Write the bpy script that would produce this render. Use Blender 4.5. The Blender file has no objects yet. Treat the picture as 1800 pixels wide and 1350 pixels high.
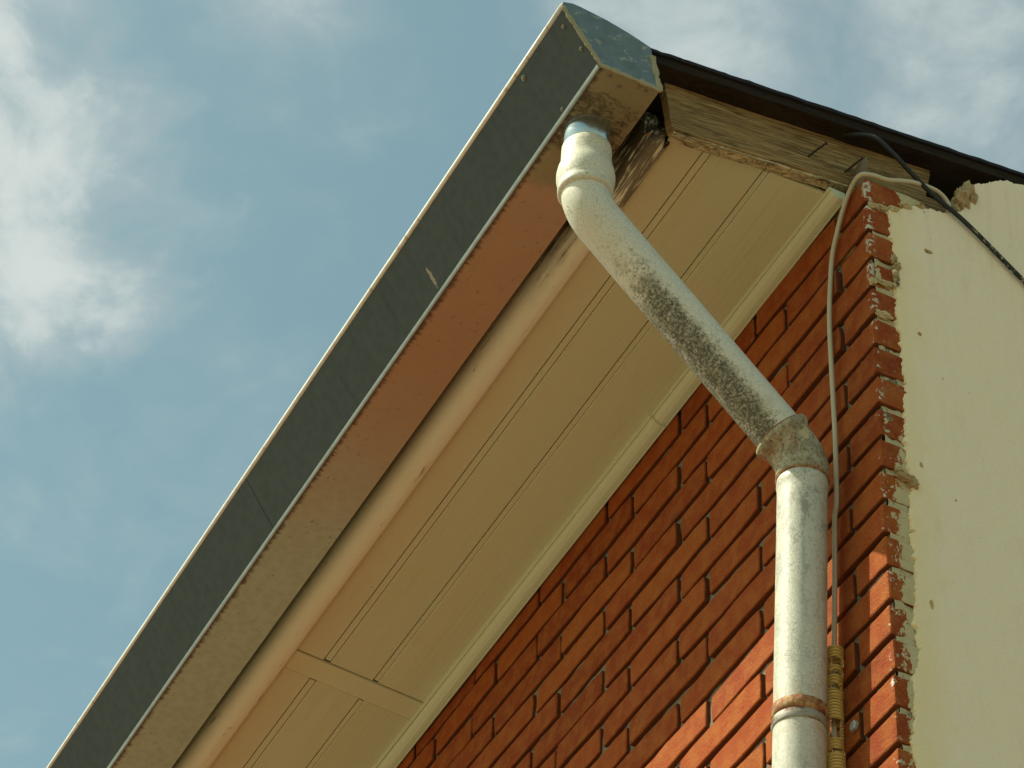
import bpy, bmesh, math, random
from mathutils import Vector, Matrix, noise as mn

sc = bpy.context.scene
C = sc.collection
rnd = random.Random(7)

# ------------------------------------------------------------------ camera
cam_d = bpy.data.cameras.new("camera")
cam = bpy.data.objects.new("camera", cam_d)
C.objects.link(cam)
cam_d.sensor_width = 36.0
cam_d.lens = 111.24
cam_d.clip_start = 0.05
cam_d.clip_end = 2000
RX = Vector((0.4534659, 0.8903813, 0.0398724))
UP = Vector((0.6103200, -0.3428123, 0.7141353))
BK = Vector((0.6495215, -0.2995011, -0.6988712))
m = Matrix((RX, UP, BK)).transposed().to_4x4()
m.translation = Vector((2.96932, -2.0, 1.6))
cam.matrix_world = m
sc.camera = cam

# ------------------------------------------------------------------ sky, sun, exposure
SUN_POS = Vector((-0.44, -1.0, 1.440)).normalized()
EL = math.asin(SUN_POS.z)
world = bpy.data.worlds.new("World")
sc.world = world
world.use_nodes = True
wt = world.node_tree
wt.nodes.clear()


class NT:
    """small helper round a node tree"""
    def __init__(s, tree):
        s.t = tree

    def n(s, typ, ins=None, **props):
        nd = s.t.nodes.new(typ)
        for k, v in props.items():
            setattr(nd, k, v)
        if ins:
            for k, v in ins.items():
                s.set(nd.inputs[k], v)
        return nd

    def set(s, sock, v):
        if hasattr(v, "is_output"):
            s.t.links.new(v, sock)
        else:
            if isinstance(v, (tuple, list)) and sock.type == 'RGBA' and len(v) == 3:
                v = (*v, 1)
            sock.default_value = v

    def math(s, op, a, b=0.0, c=None, clamp=False):
        nd = s.n('ShaderNodeMath', operation=op, use_clamp=clamp)
        s.set(nd.inputs[0], a)
        s.set(nd.inputs[1], b)
        if c is not None:
            s.set(nd.inputs[2], c)
        return nd.outputs[0]

    def mix(s, f, a, b, blend='MIX'):
        nd = s.n('ShaderNodeMix', data_type='RGBA', blend_type=blend)
        s.set(nd.inputs[0], f)
        s.set(nd.inputs[6], a)
        s.set(nd.inputs[7], b)
        return nd.outputs[2]

    def smooth(s, v, lo, hi, a=0.0, b=1.0):
        nd = s.n('ShaderNodeMapRange', interpolation_type='SMOOTHSTEP')
        for i, x in enumerate((v, lo, hi, a, b)):
            s.set(nd.inputs[i], x)
        return nd.outputs[0]

    def noise(s, vec, scale, detail=4, rough=.55, dist=0.0, out='Fac'):
        nd = s.n('ShaderNodeTexNoise', {'Scale': scale, 'Detail': detail, 'Roughness': rough, 'Distortion': dist})
        s.set(nd.inputs['Vector'], vec)
        return nd.outputs[out]

    def voro(s, vec, scale, feature='F1', rand=1.0):
        nd = s.n('ShaderNodeTexVoronoi', {'Scale': scale, 'Randomness': rand}, feature=feature)
        s.set(nd.inputs['Vector'], vec)
        return nd.outputs['Distance']

    def vmul(s, vec, scale, off=(0, 0, 0)):
        nd = s.n('ShaderNodeMapping', {'Vector': vec, 'Scale': scale, 'Location': off})
        return nd.outputs[0]

    def ramp(s, f, stops):
        nd = s.n('ShaderNodeValToRGB', {'Fac': f})
        el = nd.color_ramp.elements
        while len(el) < len(stops):
            el.new(0.5)
        for e, (p, c) in zip(el, stops):
            e.position = p
            e.color = (*c, 1) if len(c) == 3 else c
        return nd.outputs[0]

    def sep(s, vec):
        nd = s.n('ShaderNodeSeparateXYZ', {0: vec})
        return nd.outputs

    def dist(s, vec, pt):
        nd = s.n('ShaderNodeVectorMath', operation='DISTANCE')
        s.set(nd.inputs[0], vec)
        nd.inputs[1].default_value = pt
        return nd.outputs['Value']


W = NT(wt)
sky = W.n('ShaderNodeTexSky', sky_type='NISHITA', sun_disc=False, sun_elevation=EL,
          sun_rotation=math.atan2(SUN_POS.x, SUN_POS.y), air_density=1.0, dust_density=1.6, ozone_density=1.0)
d = W.n('ShaderNodeTexCoord').outputs['Generated']
dz = W.sep(d)
# cloud layer: direction projected on a plane overhead, so the clouds go on over the whole sky
inv = W.math('DIVIDE', 1.0, W.math('MAXIMUM', W.math('ADD', dz[2], .12), .05))
pv = W.n('ShaderNodeVectorMath', operation='SCALE')
W.set(pv.inputs[0], d)
W.set(pv.inputs['Scale'], inv)
pvec = pv.outputs[0]
big = W.noise(W.vmul(pvec, (1, 1, 1), (1.3, .4, 0)), 3.2, 3, .5)
mid = W.noise(pvec, 15, 6, .56, .5)
fine = W.noise(W.vmul(pvec, (1, 1, 1), (4, 2, 0)), 34, 5, .58, .4)


def blob(center, r):
    return W.smooth(W.dist(d, center), 0.0, r, 1.0, 0.0)


cum = W.math('MAXIMUM', blob((-.668, .135, .731), .072), W.math('MAXIMUM', blob((-.688, .150, .709), .056),
             W.math('MULTIPLY', blob((-.640, .118, .758), .058), .80)))
cumd = W.math('ADD', W.math('ADD', cum, W.math('MULTIPLY', W.math('SUBTRACT', mid, .5), 1.7)),
              W.math('MULTIPLY', W.math('SUBTRACT', fine, .5), .75))
cum_m = W.smooth(cumd, -.10, 1.20)
veil_b = W.math('MAXIMUM', W.math('MULTIPLY', blob((-.553, .317, .771), .095), .8),
                W.math('MAXIMUM', W.math('MULTIPLY', blob((-.518, .385, .765), .085), .8), W.math('MULTIPLY', blob((-.60, .185, .776), .05), .55)))
veil = W.math('ADD', W.math('MULTIPLY', W.math('SUBTRACT', big, .52), .9), W.math('MULTIPLY', veil_b, .85))
veil = W.math('ADD', veil, W.math('MULTIPLY', W.math('SUBTRACT', mid, .5), 1.1))
veil = W.math('ADD', veil, W.math('MULTIPLY', W.math('SUBTRACT', fine, .5), .4))
veil_m = W.smooth(veil, -.02, .95, 0.0, .72)
cm = W.math('MAXIMUM', W.math('MULTIPLY', cum_m, .86), veil_m, clamp=True)
ccol = W.mix(W.smooth(W.math('ADD', cm, W.math('MULTIPLY', W.math('SUBTRACT', fine, .5), .5)), .30, .85), (3.35, 3.75, 3.65), (4.55, 4.85, 4.60))
skyc = W.mix(1.0, sky.outputs[0], (1.06, 1.20, .83), 'MULTIPLY')
col = W.mix(cm, skyc, ccol)
bg = W.n('ShaderNodeBackground', {'Color': col, 'Strength': 0.13})
wo = W.n('ShaderNodeOutputWorld', {'Surface': bg.outputs[0]})

sun_d = bpy.data.lights.new("sun", 'SUN')
sun = bpy.data.objects.new("sun", sun_d)
C.objects.link(sun)
sun_d.energy = 5.0
sun_d.angle = math.radians(.55)
sun_d.color = (1.0, .94, .77)
sun.rotation_euler = (-SUN_POS).to_track_quat('-Z', 'Y').to_euler()

vs = sc.view_settings
vs.view_transform = 'Standard'
vs.look = 'None'
vs.exposure = 0.28
vs.gamma = 1.0
vs.use_curve_mapping = False
sc.cycles.max_bounces = 8
sc.cycles.diffuse_bounces = 5
sc.cycles.glossy_bounces = 4


# ------------------------------------------------------------------ mesh helpers
def link(name, me, mat=None, parent=None, smooth=False):
    o = bpy.data.objects.new(name, me)
    C.objects.link(o)
    if mat is not None and not me.materials:
        me.materials.append(mat)
    if smooth:
        me.shade_smooth()
    if parent is not None:
        o.parent = parent
    return o


def pydata(name, v, f):
    me = bpy.data.meshes.new(name)
    me.from_pydata([tuple(a) for a in v], [], f)
    me.update()
    return me


def fixn(me):
    bm = bmesh.new()
    bm.from_mesh(me)
    bmesh.ops.recalc_face_normals(bm, faces=bm.faces)
    bm.to_mesh(me)
    bm.free()
    return me


def empty(name, loc, label, cat, group=None):
    o = bpy.data.objects.new(name, None)
    C.objects.link(o)
    o.location = loc
    o['label'] = label
    o['category'] = cat
    if group:
        o['group'] = group
    return o


def put(name, me, mat, root, smooth=False):
    """part: mesh in world coordinates under a thing whose Empty is moved off the origin"""
    o = link(name, me, mat, root, smooth)
    if root is not None:
        r = root
        off = Vector((0, 0, 0))
        while r is not None:
            off += r.location
            r = r.parent
        o.location = -off
    return o


def box(x0, x1, y0, y1, z0, z1, bev=0.0, seg=2, nx=1, warp=None, name="box"):
    """box with optional length subdivision, bevel and warp"""
    bm = bmesh.new()
    xs = [x0 + (x1 - x0) * i / nx for i in range(nx + 1)]
    rings = []
    for x in xs:
        rings.append([bm.verts.new((x, y, z)) for y, z in ((y0, z0), (y1, z0), (y1, z1), (y0, z1))])
    for a, b in zip(rings, rings[1:]):
        for i in range(4):
            j = (i + 1) % 4
            bm.faces.new((a[i], b[i], b[j], a[j]))
    bm.faces.new(rings[0])
    bm.faces.new(rings[-1][::-1])
    bmesh.ops.recalc_face_normals(bm, faces=bm.faces)
    if bev > 0:
        ed = [e for e in bm.edges if e.calc_face_angle(0) > .5]
        bmesh.ops.bevel(bm, geom=ed, offset=bev, segments=seg, affect='EDGES', profile=.5)
    if warp:
        for v in bm.verts:
            v.co = warp(v.co.copy())
    me = bpy.data.meshes.new(name)
    bm.to_mesh(me)
    bm.free()
    return me


def prism(profile, xs, closed=True, warp=None, caps=True, name="prism"):
    """extrude a (y, z) profile along the x stations"""
    v, f = [], []
    n = len(profile)
    for x in xs:
        for y, z in profile:
            p = Vector((x, y, z))
            v.append(warp(p) if warp else p)
    for i in range(len(xs) - 1):
        for j in range(n if closed else n - 1):
            k = (j + 1) % n
            f.append((i * n + j, (i + 1) * n + j, (i + 1) * n + k, i * n + k))
    if closed and caps:
        f.append(tuple(range(n)))
        f.append(tuple((len(xs) - 1) * n + j for j in reversed(range(n))))
    return fixn(pydata(name, v, f))


def thick(profile, t):
    """turn an open (y, z) profile into a closed sheet of thickness t"""
    out = []
    n = len(profile)
    for i, (y, z) in enumerate(profile):
        a = Vector(profile[max(i - 1, 0)])
        b = Vector(profile[min(i + 1, n - 1)])
        tdir = (b - a).normalized()
        out.append((y - tdir.y * t, z + tdir.x * t))
    return list(profile) + out[::-1]


def sweep(path, radii, nseg=28, caps=True, wob=0.0, arc=None, name="tube"):
    """round tube along a polyline of points; radii is one number or a list"""
    P = [Vector(p) for p in path]
    if not isinstance(radii, (list, tuple)):
        radii = [radii] * len(P)
    T = []
    for i in range(len(P)):
        a = P[max(i - 1, 0)]
        b = P[min(i + 1, len(P) - 1)]
        T.append((b - a).normalized())
    ref = Vector((1, 0, 0)) if abs(T[0].x) < .8 else Vector((0, 1, 0))
    nrm = (ref - T[0] * ref.dot(T[0])).normalized()
    v, f = [], []
    a0, a1 = arc if arc else (0, 2 * math.pi)
    cnt = nseg if not arc else nseg + 1
    for i, (p, t, r) in enumerate(zip(P, T, radii)):
        nrm = (nrm - t * nrm.dot(t)).normalized()
        bi = t.cross(nrm)
        for j in range(cnt):
            a = a0 + (a1 - a0) * j / nseg
            rr = r
            if wob:
                rr *= 1 + wob * mn.noise(p * 25 + Vector((math.cos(a), math.sin(a), 0)) * 1.5)
            v.append(p + (nrm * math.cos(a) + bi * math.sin(a)) * rr)
    for i in range(len(P) - 1):
        for j in range(nseg):
            k = (j + 1) % cnt if not arc else j + 1
            f.append((i * cnt + j, i * cnt + k, (i + 1) * cnt + k, (i + 1) * cnt + j))
    if caps and not arc:
        f.append(tuple(reversed(range(cnt))))
        f.append(tuple((len(P) - 1) * cnt + j for j in range(cnt)))
    return fixn(pydata(name, v, f))


def spline(pts, sub=8):
    """Catmull-Rom through the points"""
    P = [Vector(p) for p in pts]
    P = [P[0] * 2 - P[1]] + P + [P[-1] * 2 - P[-2]]
    out = []
    for i in range(1, len(P) - 2):
        p0, p1, p2, p3 = P[i - 1], P[i], P[i + 1], P[i + 2]
        for k in range(sub):
            t = k / sub
            out.append(.5 * ((2 * p1) + (p2 - p0) * t + (2 * p0 - 5 * p1 + 4 * p2 - p3) * t * t + (3 * p1 - p0 - 3 * p2 + p3) * t ** 3))
    out.append(P[-2].copy())
    return out


def lump(center, size, seed, sub=2, rough=.35, name="lump"):
    bm = bmesh.new()
    bmesh.ops.create_icosphere(bm, subdivisions=sub, radius=1)
    for v in bm.verts:
        q = v.co * 1.6 + Vector((seed * 7.3, seed * 3.1, 0))
        s = 1 + rough * mn.noise(q) + rough * .6 * mn.noise(q * 2.7)
        v.co = Vector((v.co.x * size[0], v.co.y * size[1], v.co.z * size[2])) * s + Vector(center)
    me = bpy.data.meshes.new(name)
    bm.to_mesh(me)
    bm.free()
    return me


# ------------------------------------------------------------------ materials
def new_mat(name):
    mt = bpy.data.materials.new(name)
    mt.use_nodes = True
    t = mt.node_tree
    t.nodes.clear()
    N = NT(t)
    b = N.n('ShaderNodeBsdfPrincipled')
    o = N.n('ShaderNodeOutputMaterial', {'Surface': b.outputs[0]})
    g = N.n('ShaderNodeNewGeometry')
    return mt, N, b, g.outputs['Position'], g.outputs['Normal']


def fin(N, b, color, rough=.7, metal=0.0, height=None, bstr=.3, bdist=.002, spec=None):
    N.set(b.inputs['Base Color'], color)
    N.set(b.inputs['Roughness'], rough)
    N.set(b.inputs['Metallic'], metal)
    if spec is not None:
        N.set(b.inputs['Specular IOR Level'], spec)
    if height is not None:
        bp = N.n('ShaderNodeBump', {'Strength': bstr, 'Distance': bdist, 'Height': height})
        N.set(b.inputs['Normal'], bp.outputs[0])


def brick_material(name, use_attr=False, corner=False):
    mt, N, b, P, Nm = new_mat(name)
    if use_attr:
        r = N.n('ShaderNodeAttribute', attribute_name='tone').outputs['Fac']
    else:
        r = N.n('ShaderNodeObjectInfo').outputs['Random']
    base = N.ramp(r, [(0, (.235, .040, .009)), (.25, (.33, .066, .013)), (.5, (.275, .050, .011)), (.75, (.35, .082, .016)), (1, (.25, .043, .010))])
    n1 = N.noise(P, 28, 5, .6)
    n2 = N.noise(P, 260, 4, .65)
    n3 = N.noise(N.vmul(P, (60, 60, 260)), 1, 3, .5)
    c = N.mix(N.smooth(n1, .35, .7), base, N.mix(.5, base, (.42, .150, .030)))
    c = N.mix(N.smooth(n2, .58, .75, 0, .6), c, (.56, .27, .075))
    c = N.mix(N.smooth(n2, .42, .28, 0, .55), c, (.14, .032, .012))
    c = N.mix(N.smooth(N.noise(P, 11, 6, .7), .58, .72, 0, .5), c, (.16, .048, .022))
    pit = N.math('MULTIPLY', N.smooth(N.voro(P, 95), .16, .09), N.smooth(N.noise(P, 30, 4), .5, .62))
    c = N.mix(N.math('MULTIPLY', pit, .7), c, (.10, .03, .012))
    lime = N.smooth(N.noise(N.vmul(P, (1, 1, 2.2)), 16, 7, .75), .64, .76, 0, .22)
    c = N.mix(lime, c, (.48, .26, .12))
    spk = N.smooth(N.voro(P, 48), .045, .03)
    c = N.mix(N.math('MULTIPLY', spk, N.smooth(N.noise(P, 9, 2), .6, .66)), c, (.62, .56, .42))
    if corner:
        x = N.sep(P)
        nn = N.sep(Nm)
        onb = N.smooth(nn[0], .35, .6)
        ragged = N.noise(N.vmul(P, (90, 90, 60)), 1, 7, .68)
        ragged2 = N.noise(P, 190, 4, .6)
        ed = N.math('ADD', x[1], N.math('MULTIPLY', N.math('SUBTRACT', ragged, .5), .085))
        low = N.smooth(x[2], 5.15, 4.85)
        thr = N.math('SUBTRACT', .066, N.math('MULTIPLY', low, .043))
        paint = N.math('MULTIPLY', onb, N.smooth(N.math('SUBTRACT', ed, thr), -.001, .002))
        flakes = N.math('MULTIPLY', onb, N.smooth(N.math('ADD', ragged, N.math('MULTIPLY', N.math('SUBTRACT', ragged2, .5), .5)), .66, .68))
        haze_ = N.math('MULTIPLY', onb, N.smooth(N.noise(P, 60, 5, .6), .5, .75, 0, .5))
        c = N.mix(haze_, c, (.40, .20, .10))
        ck = N.math('MAXIMUM', paint, flakes)
        pc = N.mix(N.noise(P, 45, 4), (.52, .42, .19), (.62, .56, .36))
        # white flakes along the arris near the top
        ar = N.math('MULTIPLY', N.smooth(N.math('ADD', N.math('ABSOLUTE', x[0]), N.math('ABSOLUTE', x[1])), .016, .004),
                    N.smooth(N.math('ADD', N.noise(P, 75, 4, .6), N.smooth(x[2], 5.1, 5.5, 0, .09)), .60, .63))
        c = N.mix(ck, c, pc)
        c = N.mix(ar, c, (.62, .58, .45))
    h = N.math('ADD', N.math('MULTIPLY', n2, .6), N.math('ADD', N.math('MULTIPLY', n3, .3), N.math('MULTIPLY', N.math('SUBTRACT', n1, N.math('MULTIPLY', pit, 1.2)), .5)))
    fin(N, b, c, .88, 0, h, .9, .0038, .15)
    return mt


mt, N, b, P, Nm = new_mat("brick_clay_shade")  # darker brick sides: shade of the recessed joints put into the clay colour
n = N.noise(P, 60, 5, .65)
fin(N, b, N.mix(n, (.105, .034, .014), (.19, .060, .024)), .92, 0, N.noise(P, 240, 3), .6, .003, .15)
M_CLAY_SHADE = mt
M_BRICK = brick_material("brick")
M_BRICKC = brick_material("brick_corner", corner=True)
M_BRICKF = brick_material("brick_field", use_attr=True)


def mk_mortar(name, a, b_, lichen):
    mt, N, b, P, Nm = new_mat(name)
    n = N.noise(P, 40, 6, .65)
    f = N.noise(P, 330, 3, .6)
    c = N.mix(n, a, b_)
    c = N.mix(N.smooth(f, .55, .7, 0, .5), c, tuple(min(1, k * 1.4) for k in b_))
    if lichen:
        c = N.mix(N.smooth(N.noise(P, 22, 5, .7), .55, .65), c, (.13, .12, .075))
    fin(N, b, c, .95, 0, N.math('ADD', n, f), .8, .004, .1)
    return mt


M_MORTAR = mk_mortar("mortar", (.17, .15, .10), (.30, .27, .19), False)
M_JOINT = mk_mortar("joint_mortar", (.48, .41, .22), (.66, .58, .35), True)
M_RUBBLE = mk_mortar("rubble", (.34, .22, .10), (.55, .45, .25), True)
M_CORE = mk_mortar("masonry", (.20, .13, .08), (.30, .22, .14), True)

# cream plaster
mt, N, b, P, Nm = new_mat("plaster")
n = N.noise(P, 3.2, 5, .6)
c = N.mix(n, (.90, .775, .545), (.92, .800, .575))
edge = N.sep(P)[1]
yel = N.smooth(N.math('ADD', edge, N.math('MULTIPLY', N.math('SUBTRACT', N.noise(P, 14, 5, .65), .5), .12)), .115, .045)
c = N.mix(N.math('MULTIPLY', yel, .8), c, (.88, .73, .41))
c = N.mix(N.smooth(N.noise(N.vmul(P, (1, 18, 5)), 1, 6, .7), .52, .75, 0, .35), c, (.72, .62, .40))
c = N.mix(N.smooth(N.noise(P, 2.1, 5, .65), .45, .75, 0, .5), c, (.92, .785, .525))
c = N.mix(N.smooth(N.noise(P, 55, 5, .7), .66, .74, 0, .5), c, (.33, .28, .15))
rs = N.math('MULTIPLY', N.smooth(N.noise(N.vmul(P, (1, 55, 2.2)), 1, 5, .65), .50, .72), N.smooth(N.sep(P)[2], 4.9, 5.65))
c = N.mix(N.math('MULTIPLY', rs, .14), c, (.50, .42, .24))
sp = N.math('MULTIPLY', N.smooth(N.voro(N.vmul(P, (1, 1, .7)), 26), .06, .03), N.smooth(N.noise(P, 13, 3), .55, .62))
c = N.mix(N.math('MULTIPLY', sp, .85), c, (.15, .12, .06))
h = N.math('ADD', N.noise(N.vmul(P, (1, 1, .6)), 17, 6, .6), N.math('MULTIPLY', N.noise(P, 240, 3, .6), .22))
fin(N, b, c, .85, 0, h, .8, .006, .2)
M_PLASTER = mt


# painted soffit cladding
def mk_soffit(name, a, b_, lines=True):
    mt, N, b, P, Nm = new_mat(name)
    rr = N.n('ShaderNodeObjectInfo').outputs['Random']
    c = N.mix(rr, a, b_)
    grain = N.noise(N.vmul(P, (2.2, 330, 40)), 1, 4, .6)
    broad = N.noise(N.vmul(P, (1.3, 9, 1)), 1, 5, .6)
    c = N.mix(N.smooth(broad, .3, .75, 0, .45), c, tuple(k * f for k, f in zip(a, (1.04, .90, .74))))
    if lines:
        c = N.mix(N.smooth(grain, .50, .74, 0, .25), c, tuple(k * .66 for k in a))
        rib = N.math('ABSOLUTE', N.math('SUBTRACT', N.math('FRACT', N.math('MULTIPLY', N.sep(P)[1], 78.0)), .5))
        lane = N.math('MULTIPLY', N.smooth(N.sep(P)[1], -.141, -.137), N.smooth(N.noise(N.vmul(P, (1.2, 20, 1)), 1, 4), .35, .6))
        c = N.mix(N.math('MULTIPLY', N.smooth(rib, .07, .02), N.math('MULTIPLY', lane, .22)), c, tuple(min(1, k * 1.25) for k in b_))
    c = N.mix(N.smooth(N.noise(P, 150, 5, .7), .60, .76, 0, .22), c, tuple(k * .6 for k in a))
    ws = N.smooth(N.noise(N.vmul(P, (5, 22, 1)), 1, 6, .7, .5), .56, .70, 0, .22)
    c = N.mix(ws, c, tuple(k * f for k, f in zip(a, (.86, .74, .58))))
    # warm dust that gathers beside the fascia, with fly spots
    y = N.sep(P)[1]
    dust = N.smooth(N.math('ADD', y, N.math('MULTIPLY', N.math('SUBTRACT', N.noise(P, 8, 4), .5), .06)), -.205, -.315, 0, .55)
    c = N.mix(dust, c, (.62, .54, .32))
    spot = N.math('MULTIPLY', N.smooth(N.voro(P, 30), .05, .03), N.smooth(N.noise(P, 7, 2), .58, .64))
    c = N.mix(N.math('MULTIPLY', spot, .8), c, (.10, .055, .02))
    fin(N, b, c, .62, 0, N.math('ADD', grain, N.noise(P, 90, 3)), .12, .002, .3)
    return mt


M_SOFFIT = mk_soffit("soffit_paint", (.625, .70, .485), (.675, .755, .525))
M_STRIP = mk_soffit("soffit_strip", (.66, .735, .51), (.675, .75, .525), False)
M_TRIM = mk_soffit("trim_plastic", (.69, .77, .55), (.70, .78, .56), False)

# dirty groove
mt, N, b, P, Nm = new_mat("groove_dirt")
n = N.noise(N.vmul(P, (6, 60, 60)), 1, 5, .7)
fin(N, b, N.mix(n, (.16, .075, .025), (.36, .20, .075)), .9)
M_GROOVE = mt

# fascia moulding: aged cream paint, black mould near the open end
mt, N, b, P, Nm = new_mat("moulding_paint")
x = N.sep(P)
c = N.mix(N.noise(N.vmul(P, (1.6, 30, 30)), 1, 4, .6), (.78, .83, .64), (.84, .88, .70))
c = N.mix(N.smooth(N.noise(N.vmul(P, (2.5, 25, 25)), 1, 5, .65), .52, .72, 0, .6), c, (.74, .70, .44))
end = N.smooth(N.math('ADD', x[0], N.math('MULTIPLY', N.math('SUBTRACT', N.noise(P, 12, 4), .5), .5)), -.62, -.16)
streak = N.noise(N.vmul(P, (7, 95, 60)), 1, 6, .68, .6)
m1 = N.smooth(N.math('ADD', streak, N.math('MULTIPLY', end, .22)), .63, .72)
out_side = N.smooth(N.math('ADD', x[1], N.math('MULTIPLY', N.math('SUBTRACT', N.noise(P, 30, 3), .5), .03)), -.335, -.362)
m2 = N.math('MULTIPLY', N.math('MULTIPLY', end, out_side), N.smooth(streak, .36, .50))
c = N.mix(N.math('MULTIPLY', m1, .85), c, (.10, .085, .045))
c = N.mix(N.math('MULTIPLY', m2, .92), c, (.055, .045, .025))
rust = N.math('MULTIPLY', N.smooth(N.noise(P, 33, 3), .66, .72), end)
c = N.mix(N.math('MULTIPLY', rust, .7), c, (.38, .16, .05))
spot = N.smooth(N.voro(P, 21), .05, .03)
c = N.mix(N.math('MULTIPLY', spot, N.smooth(N.noise(P, 6, 2), .50, .55)), c, (.08, .06, .03))
c = N.mix(N.smooth(N.noise(N.vmul(P, (30, 60, 60)), 1, 6, .75), .62, .72, 0, .4), c, (.42, .36, .20))
fin(N, b, c, .55, 0, N.math('ADD', streak, N.noise(P, 120, 3)), .25, .002, .35)
M_MOULD = mt


# bare weathered wood; grain along y
def mk_wood(name, dark):
    mt, N, b, P, Nm = new_mat(name)
    Pr = N.vmul(P, (1, 1, 1))
    sl = N.n('ShaderNodeMapping', {'Vector': P, 'Rotation': (-.145, 0, 0)})
    Q = sl.outputs[0]
    g = N.noise(N.vmul(Q, (20, 6.5, 120)), 1, 8, .72, 1.6)
    g2 = N.noise(N.vmul(Q, (40, 13, 330)), 1, 6, .68, .8)
    c = N.ramp(g, [(.28, (.065, .038, .014)), (.43, (.28, .180, .070)), (.55, (.45, .305, .125)), (.75, (.62, .46, .21))])
    c = N.mix(N.smooth(g2, .52, .64, 0, .8), c, (.06, .036, .014))
    c = N.mix(N.smooth(N.noise(P, 5, 4, .6), .45, .7, 0, .5), c, (.24, .165, .068))
    chips = N.math('MULTIPLY', N.smooth(N.noise(N.vmul(Q, (60, 45, 110)), 1, 4, .7), .66, .71), N.smooth(N.noise(P, 12, 3), .45, .6))
    c = N.mix(N.math('MULTIPLY', chips, .65), c, (.45, .38, .22))
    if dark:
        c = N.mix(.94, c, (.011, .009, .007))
    fin(N, b, c, .85, 0, N.math('ADD', g, N.math('MULTIPLY', g2, .7)), .9, .006, .2)
    return mt


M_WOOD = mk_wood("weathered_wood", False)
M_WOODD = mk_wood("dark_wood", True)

# peeling cream paint on wood
mt, N, b, P, Nm = new_mat("peeling_paint")
g = N.noise(N.vmul(P, (140, 26, 140)), 1, 7, .7, .8)
cr = N.voro(N.vmul(P, (90, 24, 90)), 1, 'DISTANCE_TO_EDGE')
c = N.mix(N.smooth(g, .57, .61), (.60, .56, .33), (.16, .115, .055))
c = N.mix(N.smooth(cr, .05, .015, 0, .6), c, (.14, .10, .05))
fin(N, b, c, .8, 0, N.math('ADD', N.smooth(g, .54, .50), cr), .9, .004, .2)
M_PEEL = mt

# roofing felt
mt, N, b, P, Nm = new_mat("roofing_felt")
n = N.noise(P, 60, 6, .7)
fin(N, b, N.mix(n, (.012, .012, .015), (.035, .036, .042)), .9, 0, N.noise(P, 420, 3), .6, .003, .2)
M_FELT = mt


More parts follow.
